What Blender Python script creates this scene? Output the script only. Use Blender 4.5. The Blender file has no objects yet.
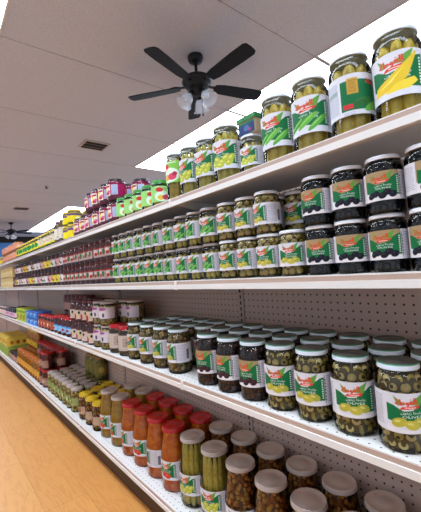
import bpy, bmesh, math, random
import numpy as np
from mathutils import Vector, Matrix

# ------------------------------------------------------------------ camera, world, exposure
S = bpy.context.scene
COL = S.collection
EYE = 1.06
def add_camera():
    f, yaw, pit, rol = 342.88, 0.6851, 0.0433, -0.0699
    fw = Vector((math.sin(yaw)*math.cos(pit), math.cos(yaw)*math.cos(pit), math.sin(pit)))
    r0 = Vector((math.cos(yaw), -math.sin(yaw), 0)); u0 = r0.cross(fw)
    r = r0*math.cos(rol) + u0*math.sin(rol); u = -r0*math.sin(rol) + u0*math.cos(rol)
    cd = bpy.data.cameras.new('camera'); cd.sensor_fit = 'HORIZONTAL'; cd.sensor_width = 36
    cd.lens = f*36/421; cd.clip_start = .02; cd.clip_end = 100
    o = bpy.data.objects.new('camera', cd); COL.objects.link(o)
    m = Matrix((( r.x, u.x, -fw.x, 0), (r.y, u.y, -fw.y, 0), (r.z, u.z, -fw.z, EYE), (0, 0, 0, 1)))
    o.matrix_world = m
    S.camera = o
add_camera()
W = bpy.data.worlds.new('world'); S.world = W; W.use_nodes = True
W.node_tree.nodes['Background'].inputs[0].default_value = (.80, .88, 1, 1)
W.node_tree.nodes['Background'].inputs[1].default_value = .75
S.view_settings.view_transform = 'Standard'; S.view_settings.look = 'None'
S.view_settings.exposure = 0.0; S.view_settings.gamma = 1
S.view_settings.use_curve_mapping = False
S.cycles.transparent_max_bounces = 24
S.cycles.max_bounces = 8
LAMP = 11.5                                   # strength of the ceiling troffers
LAMP_COLOUR = (.78, .92, 1.08)

# ------------------------------------------------------------------ helpers
random.seed(4)
def lin(c):
    if isinstance(c, str): c = tuple(int(c[i:i+2], 16)/255 for i in (0, 2, 4))
    return tuple(x/12.92 if x <= .04045 else ((x+.055)/1.055)**2.4 for x in c)
MATS = {}
def mat(name, c, rough=.5, metal=0., noise=None, emit=None, spec=.5, bump=0):
    if name in MATS: return MATS[name]
    m = bpy.data.materials.new(name); m.use_nodes = True; nt = m.node_tree
    b = nt.nodes['Principled BSDF']; c = lin(c)
    b.inputs['Base Color'].default_value = (*c, 1); b.inputs['Roughness'].default_value = rough
    b.inputs['Metallic'].default_value = metal; b.inputs['Specular IOR Level'].default_value = spec
    if noise:
        c2, sc = noise; c2 = lin(c2)
        tc = nt.nodes.new('ShaderNodeTexCoord'); n = nt.nodes.new('ShaderNodeTexNoise')
        n.inputs['Scale'].default_value = sc; n.inputs['Detail'].default_value = 4
        nt.links.new(tc.outputs['Object'], n.inputs['Vector'])
        r = nt.nodes.new('ShaderNodeValToRGB'); r.color_ramp.elements[0].position = .35; r.color_ramp.elements[1].position = .65
        r.color_ramp.elements[0].color = (*c, 1); r.color_ramp.elements[1].color = (*c2, 1)
        nt.links.new(n.outputs['Fac'], r.inputs['Fac']); nt.links.new(r.outputs['Color'], b.inputs['Base Color'])
        if bump:
            bp = nt.nodes.new('ShaderNodeBump'); bp.inputs['Strength'].default_value = bump
            nt.links.new(n.outputs['Fac'], bp.inputs['Height']); nt.links.new(bp.outputs['Normal'], b.inputs['Normal'])
    if emit:
        b.inputs['Emission Color'].default_value = (*emit[0], 1); b.inputs['Emission Strength'].default_value = emit[1]
    MATS[name] = m
    return m
def glass_mat(name, tint, rough=.03, ior=1.45):
    m = bpy.data.materials.new(name); m.use_nodes = True; nt = m.node_tree; nt.nodes.clear()
    o = nt.nodes.new('ShaderNodeOutputMaterial'); mx = nt.nodes.new('ShaderNodeMixShader')
    t = nt.nodes.new('ShaderNodeBsdfTransparent'); g = nt.nodes.new('ShaderNodeBsdfGlossy'); f = nt.nodes.new('ShaderNodeFresnel')
    t.inputs[0].default_value = (*tint, 1); g.inputs['Roughness'].default_value = rough; f.inputs[0].default_value = ior
    nt.links.new(f.outputs[0], mx.inputs[0]); nt.links.new(t.outputs[0], mx.inputs[1]); nt.links.new(g.outputs[0], mx.inputs[2])
    nt.links.new(mx.outputs[0], o.inputs[0]); MATS[name] = m
    return m
def print_mat():
    m = bpy.data.materials.new('printed_paper'); m.use_nodes = True; nt = m.node_tree
    a = nt.nodes.new('ShaderNodeAttribute'); a.attribute_name = 'ink'
    b = nt.nodes['Principled BSDF']; b.inputs['Roughness'].default_value = .6; b.inputs['Specular IOR Level'].default_value = .25
    nt.links.new(a.outputs['Color'], b.inputs['Base Color'])
    return m
GLASS = glass_mat('jar_glass', (.93, .94, .90))
PAPER = print_mat()

def holes_mat(name, c, pitch, rad, axes, dark='1c1614', rough=.5, topside=False):
    """A sheet with a regular grid of punched holes; axes = the two object axes of the grid."""
    m = bpy.data.materials.new(name); m.use_nodes = True; nt = m.node_tree; L = nt.links.new
    b = nt.nodes['Principled BSDF']; b.inputs['Roughness'].default_value = rough
    tc = nt.nodes.new('ShaderNodeTexCoord'); sp = nt.nodes.new('ShaderNodeSeparateXYZ'); L(tc.outputs['Object'], sp.inputs[0])
    sq = []
    for ax in axes:
        def mth(op, a, v=None):
            n = nt.nodes.new('ShaderNodeMath'); n.operation = op; L(a, n.inputs[0])
            if v is not None: n.inputs[1].default_value = v
            return n.outputs[0]
        a = mth('DIVIDE', sp.outputs[ax], pitch); a = mth('FRACT', a); a = mth('SUBTRACT', a, .5); a = mth('MULTIPLY', a, pitch); a = mth('POWER', mth('ABSOLUTE', a), 2.0)
        sq.append(a)
    ad = nt.nodes.new('ShaderNodeMath'); ad.operation = 'ADD'; L(sq[0], ad.inputs[0]); L(sq[1], ad.inputs[1])
    lt = nt.nodes.new('ShaderNodeMath'); lt.operation = 'LESS_THAN'; L(ad.outputs[0], lt.inputs[0]); lt.inputs[1].default_value = rad*rad
    fac = lt.outputs[0]
    if topside:
        sn = nt.nodes.new('ShaderNodeSeparateXYZ'); L(tc.outputs['Normal'], sn.inputs[0])
        gt = nt.nodes.new('ShaderNodeMath'); gt.operation = 'GREATER_THAN'; L(sn.outputs[2], gt.inputs[0]); gt.inputs[1].default_value = .5
        mu = nt.nodes.new('ShaderNodeMath'); mu.operation = 'MULTIPLY'; L(fac, mu.inputs[0]); L(gt.outputs[0], mu.inputs[1]); fac = mu.outputs[0]
    mx = nt.nodes.new('ShaderNodeMix'); mx.data_type = 'RGBA'
    L(fac, mx.inputs[0]); mx.inputs[6].default_value = (*lin(c), 1); mx.inputs[7].default_value = (*lin(dark), 1)
    L(mx.outputs[2], b.inputs['Base Color'])
    return m

class MB:
    """Collects shapes for ONE mesh."""
    def __init__(s): s.bm = bmesh.new()
    def box(s, x0, x1, y0, y1, z0, z1, mi=0):
        v = [s.bm.verts.new(p) for p in ((x0,y0,z0),(x1,y0,z0),(x1,y1,z0),(x0,y1,z0),(x0,y0,z1),(x1,y0,z1),(x1,y1,z1),(x0,y1,z1))]
        for q in ((3,2,1,0),(4,5,6,7),(0,1,5,4),(1,2,6,5),(2,3,7,6),(3,0,4,7)):
            f = s.bm.faces.new([v[i] for i in q]); f.material_index = mi
        return v
    def lathe(s, prof, n=24, M=None, mi=0, smooth=True):
        rings = []
        for r, z in prof:
            if r < 1e-6: rings.append([s.bm.verts.new((0, 0, z))])
            else: rings.append([s.bm.verts.new((r*math.cos(2*math.pi*i/n), r*math.sin(2*math.pi*i/n), z)) for i in range(n)])
        for a, b in zip(rings, rings[1:]):
            for i in range(n):
                j = (i+1) % n
                if len(a) == 1 and len(b) == 1: continue
                if len(a) == 1: q = [a[0], b[j], b[i]][::-1]; q = [a[0], b[i], b[j]][::-1]
                elif len(b) == 1: q = [a[i], a[j], b[0]]
                else: q = [a[i], a[j], b[j], b[i]]
                f = s.bm.faces.new(q); f.smooth = smooth; f.material_index = mi(z) if callable(mi) else mi
        if M is not None: bmesh.ops.transform(s.bm, matrix=M, verts=[v for r in rings for v in r])
        return rings
    def prism(s, pts, z0, z1, mi=0):
        a = [s.bm.verts.new((x, y, z0)) for x, y in pts]; b = [s.bm.verts.new((x, y, z1)) for x, y in pts]
        n = len(pts)
        f = s.bm.faces.new(a[::-1]); f.material_index = mi
        f = s.bm.faces.new(b); f.material_index = mi
        for i in range(n):
            f = s.bm.faces.new((a[i], a[(i+1) % n], b[(i+1) % n], b[i])); f.material_index = mi
        return a+b
    def mesh(s, name, mats):
        me = bpy.data.meshes.new(name); bmesh.ops.recalc_face_normals(s.bm, faces=s.bm.faces[:]) if len(s.bm.faces) < 60000 else None
        s.bm.to_mesh(me); s.bm.free()
        for m in (mats if isinstance(mats, (list, tuple)) else [mats]): me.materials.append(m)
        return me
def link(name, me, parent=None, loc=(0, 0, 0), rot=(0, 0, 0)):
    o = bpy.data.objects.new(name, me); COL.objects.link(o); o.location = loc; o.rotation_euler = rot
    if parent: o.parent = parent
    return o
def tag(o, label, cat, group=None):
    o['label'] = label; o['category'] = cat
    if group: o['group'] = group
    return o
def struct(name, me, **k):
    o = link(name, me, **k); o['kind'] = 'structure'; return o
def bxmesh(name, m, *dims):
    b = MB(); b.box(*dims); return b.mesh(name, m)
ORD = 'first second third fourth fifth sixth seventh eighth ninth tenth eleventh twelfth thirteenth fourteenth fifteenth sixteenth seventeenth eighteenth nineteenth twentieth'.split()

# ------------------------------------------------------------------ the room
CEIL = 2.98
def floor_mat():
    m = bpy.data.materials.new('laminate_floor'); m.use_nodes = True; nt = m.node_tree; L = nt.links.new
    b = nt.nodes['Principled BSDF']; b.inputs['Roughness'].default_value = .42
    tc = nt.nodes.new('ShaderNodeTexCoord')
    mp = nt.nodes.new('ShaderNodeMapping'); mp.inputs['Rotation'].default_value = (0, 0, math.pi/2); L(tc.outputs['Object'], mp.inputs[0])
    br = nt.nodes.new('ShaderNodeTexBrick'); L(mp.outputs[0], br.inputs['Vector'])
    br.inputs['Color1'].default_value = (*lin('d6924a'), 1); br.inputs['Color2'].default_value = (*lin('de9e56'), 1); br.inputs['Mortar'].default_value = (*lin('c0823f'), 1)
    br.inputs['Scale'].default_value = 1; br.inputs['Mortar Size'].default_value = .0015; br.inputs['Brick Width'].default_value = 1.2; br.inputs['Row Height'].default_value = .19
    br.inputs['Bias'].default_value = 0
    mp2 = nt.nodes.new('ShaderNodeMapping'); mp2.inputs['Scale'].default_value = (16, 2.2, 1); L(tc.outputs['Object'], mp2.inputs[0])
    n = nt.nodes.new('ShaderNodeTexNoise'); n.inputs['Scale'].default_value = 1.6; n.inputs['Detail'].default_value = 6; n.inputs['Distortion'].default_value = 1.3; L(mp2.outputs[0], n.inputs['Vector'])
    w = nt.nodes.new('ShaderNodeMath'); w.operation = 'MULTIPLY'; L(n.outputs['Fac'], w.inputs[0]); w.inputs[1].default_value = 9
    sn = nt.nodes.new('ShaderNodeMath'); sn.operation = 'PINGPONG'; L(w.outputs[0], sn.inputs[0]); sn.inputs[1].default_value = 1
    rp = nt.nodes.new('ShaderNodeValToRGB'); rp.color_ramp.elements[0].color = (.86, .80, .73, 1); rp.color_ramp.elements[1].color = (1, 1, 1, 1); rp.color_ramp.elements[1].position = .45
    L(sn.outputs[0], rp.inputs[0])
    mx = nt.nodes.new('ShaderNodeMix'); mx.data_type = 'RGBA'; mx.blend_type = 'MULTIPLY'; mx.inputs[0].default_value = .8
    L(br.outputs['Color'], mx.inputs[6]); L(rp.outputs[0], mx.inputs[7]); L(mx.outputs[2], b.inputs['Base Color'])
    return m
def ceiling_mat():
    m = bpy.data.materials.new('ceiling_tile'); m.use_nodes = True; nt = m.node_tree; L = nt.links.new
    b = nt.nodes['Principled BSDF']; b.inputs['Roughness'].default_value = .9
    tc = nt.nodes.new('ShaderNodeTexCoord')
    n = nt.nodes.new('ShaderNodeTexNoise'); n.inputs['Scale'].default_value = 90; n.inputs['Detail'].default_value = 3; L(tc.outputs['Object'], n.inputs['Vector'])
    r = nt.nodes.new('ShaderNodeValToRGB'); r.color_ramp.elements[0].color = (*lin('b0b0ba'), 1); r.color_ramp.elements[1].color = (*lin('c0bfc8'), 1)
    r.color_ramp.elements[0].position = .35; r.color_ramp.elements[1].position = .65
    L(n.outputs['Fac'], r.inputs[0]); L(r.outputs[0], b.inputs['Base Color'])
    bp = nt.nodes.new('ShaderNodeBump'); bp.inputs['Strength'].default_value = .25; bp.inputs['Distance'].default_value = .01
    L(n.outputs['Fac'], bp.inputs['Height']); L(bp.outputs[0], b.inputs['Normal'])
    return m
X0, X1, Y0, Y1 = -4.6, 6.6, -4.0, 15.6
struct('floor', bxmesh('floor', floor_mat(), -1.7, 3.4, -2.6, Y1, -.1, 0))
CT = ceiling_mat(); GRID = mat('ceiling_grid', 'b9bac2', .7); SEAM_SHADOW = mat('seam_shadow_strip', '6e5a55', .9)  # dark strip along cross seams: tile edge shadow put into its colour
struct('ceiling', bxmesh('ceiling', CT, X0, X1, Y0, Y1, CEIL, CEIL+.1))
GX, GY = 1.037, 1.705                       # one crossing of the tile grid
b = MB()
k0 = math.ceil((Y0-GY)/1.22)
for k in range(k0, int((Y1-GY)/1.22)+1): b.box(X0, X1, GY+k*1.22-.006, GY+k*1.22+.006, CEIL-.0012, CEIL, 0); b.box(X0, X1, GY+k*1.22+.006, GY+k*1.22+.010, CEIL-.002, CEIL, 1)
for k in range(math.ceil((X0-GX)/.61), int((X1-GX)/.61)+1): b.box(GX+k*.61-.006, GX+k*.61+.006, Y0, Y1, CEIL-.0012, CEIL, 0)
struct('trim_1', b.mesh('ceiling_grid', [GRID, SEAM_SHADOW]))
struct('wall_back', bxmesh('wall_back', mat('blue_wall', '4f8fd8', .7), X0, X1, Y1, Y1+.1, 0, CEIL))
struct('trim_2', bxmesh('dark_band', mat('dark_band', '17181c', .7), X0, X1, Y1-.06, Y1, CEIL-.24, CEIL-.004))

DIFF = mat('lamp_diffuser', 'ffffff', .5, emit=(LAMP_COLOUR, LAMP)); FRAME = mat('lamp_frame', 'cfc8c6', .5)
def frame_ring(b, x0, x1, y0, y1, w, z0, z1):
    b.box(x0, x1, y0, y0+w, z0, z1); b.box(x0, x1, y1-w, y1, z0, z1)
    b.box(x0, x0+w, y0+w, y1-w, z0, z1); b.box(x1-w, x1, y0+w, y1-w, z0, z1)
def light_meshes():
    b = MB(); frame_ring(b, -.302, .302, -.604, .604, .012, -.012, 0); f = b.mesh('frame', FRAME)
    b = MB(); b.box(-.29, .29, -.592, .592, -.009, -.001); return f, b.mesh('diffuser', DIFF)
LF, LD = light_meshes()
def troffer(x, y, label):
    t = link('ceiling_light', None, loc=(x, y, CEIL)); tag(t, label, 'ceiling light', 'recessed fluorescent ceiling lights')
    link('frame', LF, t); link('diffuser', LD, t)
for i, nm in enumerate(('nearest, above the yellow pepper jars at the upper right corner', 'second nearest, behind the tall gherkin jars',
                        'third along, below the fan glass shades', 'fourth along, ending behind the lime green lids')):
    troffer(3.115, 1.09+1.225*i, 'ceiling light over the shelf, ' + nm)
for i, nm in enumerate(('nearest', 'second', 'third', 'farthest')):
    troffer(3.06, 9.65+1.225*i, 'far ceiling light above the yellow lidded jars, %s of its row' % nm)
for i in range(9):  # all but the clipped one are unseen, added to light the jar fronts
    nm = 'ceiling light clipped by the upper left photo corner' if i == 3 else 'unseen ceiling light added to the left aisle row, %s from the front wall' % ORD[i]
    troffer(.155, -1.35+1.225*i if i < 5 else -1.35+1.225*(i+1), nm)
for i in range(5):  # whole row is unseen, added for the light it gives
    troffer(-2.9, -1.5+2.6*i, 'unseen ceiling light added over the far left aisle, %s from the front wall' % ORD[i])

VM = mat('vent_metal', 'b5a5a0', .5); VD = mat('vent_dark', '4a4444', .8)
def vent(x, y, lx, ly, label):
    t = link('ceiling_vent', None, loc=(x, y, CEIL)); tag(t, label, 'air vent', 'ceiling air vents')
    b = MB(); frame_ring(b, -lx/2, lx/2, -ly/2, ly/2, .025, -.014, -.004); link('frame', b.mesh('frame', VM), t)
    b = MB(); b.box(-lx/2+.02, lx/2-.02, -ly/2+.02, ly/2-.02, -.006, -.001); link('duct', b.mesh('duct', VD), t)
    for i in range(5):
        b = MB(); v = b.box(-lx/2+.025, lx/2-.025, -.014, .014, -.001, .001)
        bmesh.ops.transform(b.bm, matrix=Matrix.Translation((0, -ly/2+.06+i*(ly-.12)/4, -.014)) @ Matrix.Rotation(.7, 4, 'X'), verts=v)
        link('slat', b.mesh('slat', VM if i % 2 else VD), t)
vent(1.87, 4.75, .36, .32, 'slatted air vent in the ceiling beyond the near fan')
vent(1.82, 9.68, .36, .3, 'small distant air vent in the ceiling near the far fan')
t = link('fire_sprinkler', None, loc=(1.83, 7.26, CEIL)); tag(t, 'small dark sprinkler head on the ceiling between the two vents', 'sprinkler')
b = MB(); b.lathe([(0, 0), (.05, 0), (.05, -.008), (.02, -.012), (0, -.012)], 16); link('plate', b.mesh('plate', VM), t)
b = MB(); b.lathe([(0, -.012), (.012, -.012), (.012, -.04), (.03, -.044), (.03, -.05), (0, -.05)], 12); link('nozzle', b.mesh('nozzle', VD), t)

# ------------------------------------------------------------------ ceiling fans
BLK = mat('fan_black', '080a10', .45, spec=.3); BLADE = mat('fan_blade', '080c14', .6, noise=('0c121c', 30), spec=.2); FROST = mat('fan_shade_glass', 'dfe6f2', .15); FROST.node_tree.nodes['Principled BSDF'].inputs['Alpha'].default_value = .55
BULB = mat('bulb_glass', 'dfe3ea', .3); CHAIN = mat('chain_metal', '55585f', .35, 1)
def blade_mesh():
    b = MB(); pts = [(.17, -.045), (.24, -.058), (.5, -.068), (.62, -.066), (.645, -.05), (.65, 0), (.645, .05), (.62, .066), (.5, .068), (.24, .058), (.17, .045)]
    v = b.prism(pts, -.004, .004)
    bmesh.ops.transform(b.bm, matrix=Matrix.Rotation(-.2, 4, 'X'), verts=v)
    return b.mesh('blade', BLADE)
def iron_mesh():
    b = MB(); b.prism([(.07, -.018), (.15, -.012), (.19, -.035), (.25, -.03), (.25, .03), (.19, .035), (.15, .012), (.07, .018)], .004, .012); return b.mesh('blade_iron', BLK)
BM_, IM_ = blade_mesh(), iron_mesh()
def fan(x, y, drop, phase, label):
    t = link('ceiling_fan', None, loc=(x, y, CEIL)); tag(t, label, 'ceiling fan')
    h = -drop
    b = MB(); b.lathe([(0, 0), (.068, 0), (.07, -.02), (.06, -.05), (.03, -.065), (0, -.065)], 24); link('canopy', b.mesh('canopy', BLK), t)
    b = MB(); b.lathe([(.014, -.06), (.014, h+.08)], 12); link('downrod', b.mesh('downrod', BLK), t)
    b = MB(); b.lathe([(0, h+.095), (.035, h+.095), (.05, h+.085), (.09, h+.08), (.125, h+.06), (.135, h+.035), (.125, h+.012), (.10, h), (.10, h-.02), (.075, h-.03), (.05, h-.035), (.05, h-.075), (.03, h-.09), (0, h-.09)], 32)
    link('motor_housing', b.mesh('motor_housing', BLK), t)
    for k in range(5):
        bl = link('blade', BM_, t, (0, 0, h), (0, 0, math.radians(phase+72*k)))
        link('blade_iron', IM_, bl)
    for k in range(3):
        a = math.radians(40+120*k)
        M = Matrix.Translation((.06*math.cos(a), .06*math.sin(a), h-.07)) @ Matrix.Rotation(a, 4, 'Z') @ Matrix.Rotation(-.62, 4, 'Y')
        b = MB(); b.lathe([(.022, -.02), (.035, -.035), (.05, -.06), (.056, -.09), (.062, -.115), (.075, -.13)], 20, M)
        s = link('lamp_shade', b.mesh('lamp_shade', FROST), t)
        b = MB(); b.lathe([(0, .01), (.024, .01), (.026, -.02), (0, -.022)], 16, M); link('lamp_holder', b.mesh('lamp_holder', BLK), s)
        b = MB(); b.lathe([(.012, -.02), (.026, -.05), (.028, -.07), (.018, -.09), (0, -.095)], 16, M); link('bulb', b.mesh('bulb', BULB), s)
    for dx in (-.02, .025):
        b = MB(); b.lathe([(0, h-.08), (.0022, h-.08), (.0022, h-.25), (.007, h-.255), (.007, h-.275), (0, h-.28)], 8, Matrix.Translation((dx, -dx, 0)))
        link('pull_chain', b.mesh('pull_chain', BLK), t)
fan(1.88, 2.32, .27, 56, 'near black five blade ceiling fan with clear tulip glass shades')
fan(1.95, 12.0, .3, 20, 'distant black ceiling fan at the left edge by the blue wall')

# ------------------------------------------------------------------ gondola shelving
XF, XB = .711, 1.028
ZS = [1.3423, 1.0316, .664, .1384]
PEG = holes_mat('pegboard', 'b39a8f', .0254, .0033, (1, 2))
SHW = holes_mat('shelf_enamel', 'e6e2de', .0254, .0024, (0, 1), rough=.35, topside=True)
ENAM = mat('cream_enamel', 'e8e4e0', .35); CHAN = mat('tag_channel', 'b99d8c', .5); KICK = mat('kick_plate', '4a3220', .6); SLOT = mat('slot_dark', '14100e', .9); UPR = mat('upright_paint', 'a99488', .5)
L_ = 1.22
def unit_meshes():
    r = {}
    b = MB(); b.box(XB, XB+.012, .001, L_-.035, .10, ZS[0]-.002); r['back_panel'] = b.mesh('back_panel', PEG)
    b = MB(); b.box(XB-.004, XB+.02, -.034, -.0005, .0, ZS[0]-.004)
    for i in range(46): b.box(XB-.0045, XB, -.021, -.014, .17+i*.0254, .185+i*.0254, 1)
    r['upright'] = b.mesh('upright', [UPR, SLOT])
    b = MB(); b.box(XF, XB-.005, .001, L_-.001, -.006, 0); b.box(XF, XF+.006, .001, L_-.001, -.031, -.006); b.box(XF+.02, XF+.035, .02, L_-.02, -.022, -.006)
    r['shelf'] = b.mesh('shelf', SHW)
    b = MB(); b.box(XF-.0015, XF, .002, L_-.002, -.0145, -.003, 0); b.box(XF-.006, XF, .002, L_-.002, -.031, -.0145, 1)
    b.box(XF-.0075, XF, L_-.011, L_-.001, -.033, -.001, 1)
    r['price_rail'] = b.mesh('price_rail', [CHAN, ENAM])
    b = MB(); v = b.prism([(XF+.03, -.006), (XB-.006, -.006), (XB-.006, -.075), (XF+.2, -.05), (XF+.03, -.018)], .006, .010)
    bmesh.ops.transform(b.bm, matrix=Matrix(((1, 0, 0, 0), (0, 0, 1, 0), (0, 1, 0, 0), (0, 0, 0, 1))), verts=v); r['bracket'] = b.mesh('bracket', ENAM)
    b = MB(); b.box(XF+.03, XF+.04, .001, L_-.001, 0, ZS[3]-.031); r['kick_plate'] = b.mesh('kick_plate', KICK)
    return r
UM = unit_meshes()
NSEC = ['nearest, carrying the black olive jars at its right', 'second nearest, carrying the pink turnip jars', 'third along, carrying the blue labelled bottles',
        'fourth along, carrying the blue and lime cartons', 'fifth along, with the green and yellow cartons on its deck', 'sixth along, past the picture left edge', 'last at the far end']
for k in range(7):
    t = link('gondola_shelf_unit', None, loc=(0, 1.0888-L_+L_*k, 0)); tag(t, 'white pegboard back shelving unit, ' + NSEC[k], 'store shelf', 'gondola shelving units in one run')
    link('back_panel', UM['back_panel'], t); link('upright', UM['upright'], t, (0, L_, 0))
    link('kick_plate', UM['kick_plate'], t)
    for i, z in enumerate(ZS):
        s = link('shelf' if i < 3 else 'base_deck', UM['shelf'], t, (0, 0, z)); link('price_rail', UM['price_rail'], s)
        if i < 3: link('bracket', UM['bracket'], s); link('bracket', UM['bracket'], s, (0, L_-.016, 0))

# ------------------------------------------------------------------ printed labels
_TC = {}
def text_tris(s):
    if s in _TC: return _TC[s]
    c = bpy.data.curves.new('lettering', 'FONT'); c.body = s; c.resolution_u = 3
    o = bpy.data.objects.new('lettering', c); COL.objects.link(o)
    me = o.evaluated_get(bpy.context.evaluated_depsgraph_get()).to_mesh(); me.calc_loop_triangles()
    v = np.array([p.co[:2] for p in me.vertices]); t = np.array([q.vertices[:] for q in me.loop_triangles])
    tri = v[t]; lo = tri.reshape(-1, 2).min(0); hi = tri.reshape(-1, 2).max(0)
    o.to_mesh_clear(); bpy.data.objects.remove(o); bpy.data.curves.remove(c)
    _TC[s] = (tri - (lo+hi)/2, hi-lo); return _TC[s]
class Art:
    """A flat print W x H mm, origin at the middle of the bottom edge."""
    SS = 3
    def __init__(s, W, H, cell, bg):
        s.W, s.H = W, H; s.nx, s.ny = max(2, round(W/cell)), max(2, round(H/cell))
        s.a = np.zeros((s.ny*s.SS, s.nx*s.SS, 3)); s.a[:] = lin(bg)
        s.X = (np.arange(s.nx*s.SS)+.5)/(s.nx*s.SS)*W - W/2; s.Y = (np.arange(s.ny*s.SS)+.5)/(s.ny*s.SS)*H
    def _win(s, x0, x1, y0, y1):
        i0, i1 = np.searchsorted(s.X, [x0, x1]); j0, j1 = np.searchsorted(s.Y, [y0, y1]); return i0, i1, j0, j1
    def poly(s, P, c):
        P = np.array(P, float); i0, i1, j0, j1 = s._win(P[:, 0].min(), P[:, 0].max(), P[:, 1].min(), P[:, 1].max())
        if i1 <= i0 or j1 <= j0: return
        x, y = np.meshgrid(s.X[i0:i1], s.Y[j0:j1]); ins = np.zeros(x.shape, bool)
        for (xa, ya), (xb, yb) in zip(P, np.roll(P, -1, 0)):
            if ya == yb: continue
            ins ^= ((ya > y) != (yb > y)) & (x < (xb-xa)*(y-ya)/(yb-ya)+xa)
        s.a[j0:j1, i0:i1][ins] = lin(c)
    def rect(s, x0, x1, y0, y1, c): s.poly([(x0, y0), (x1, y0), (x1, y1), (x0, y1)], c)
    def ell(s, cx, cy, rx, ry, c, rot=0):
        t = np.linspace(0, 2*np.pi, 28, endpoint=False); cs, sn = math.cos(rot), math.sin(rot)
        s.poly(np.c_[cx+rx*np.cos(t)*cs-ry*np.sin(t)*sn, cy+rx*np.cos(t)*sn+ry*np.sin(t)*cs], c)
    def text(s, st, cx, cy, h, c, width=None, rot=0, bold=0):
        tri, (w0, h0) = text_tris(st); k = h/h0; kx = width/w0 if width else k
        T = tri*[kx, k]; cs, sn = math.cos(rot), math.sin(rot); T = T @ np.array([[cs, sn], [-sn, cs]])
        for dx in ((-bold, 0, bold) if bold else (0,)):
            for q in T: s.poly(q+[cx+dx, cy], c)
    def lines(s, x0, x1, y0, y1, step, c, th=.45):
        y = y1; rnd = random.Random(int(x0*7+y1))
        while y > y0:
            x = x0
            while x < x1-2:
                w = rnd.uniform(1.5, 5); s.rect(x, min(x+w, x1), y-th*step, y, c); x += w+.9
            y -= step
    def cells(s): return s.a.reshape(s.ny, s.SS, s.nx, s.SS, 3).mean((1, 3))
def grid_mesh(name, P, cols):
    """P: (ny+1, nx+1, 3) points; cols: (ny, nx, 3) linear colours, one per face."""
    ny, nx = cols.shape[:2]; me = bpy.data.meshes.new(name)
    idx = np.arange((ny+1)*(nx+1)).reshape(ny+1, nx+1)
    q = np.stack([idx[:-1, :-1], idx[:-1, 1:], idx[1:, 1:], idx[1:, :-1]], -1).reshape(-1, 4)
    me.vertices.add(len(idx.ravel())); me.vertices.foreach_set('co', P.reshape(-1).astype(np.float32))
    me.loops.add(q.size); me.loops.foreach_set('vertex_index', q.ravel().astype(np.int32))
    me.polygons.add(len(q)); me.polygons.foreach_set('loop_start', np.arange(0, q.size, 4, dtype=np.int32)); me.polygons.foreach_set('loop_total', np.full(len(q), 4, np.int32))
    me.polygons.foreach_set('use_smooth', np.ones(len(q), bool))
    me.update(calc_edges=True)
    at = me.color_attributes.new('ink', 'FLOAT_COLOR', 'CORNER')
    c = np.ones((len(q), 4, 4), np.float32); c[..., :3] = cols.reshape(-1, 1, 3); at.data.foreach_set('color', c.ravel())
    me.materials.append(PAPER); return me
def wrap(art, r, z0, front=-math.pi/2, off=.0006):
    cols = art.cells(); ny, nx = cols.shape[:2]
    th = front + np.linspace(-art.W/2, art.W/2, nx+1)/1000/r; z = z0+np.linspace(0, art.H, ny+1)/1000
    T, Z = np.meshgrid(th, z); R = r+off
    return grid_mesh('label', np.stack([R*np.cos(T), R*np.sin(T), Z], -1), cols)

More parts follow.
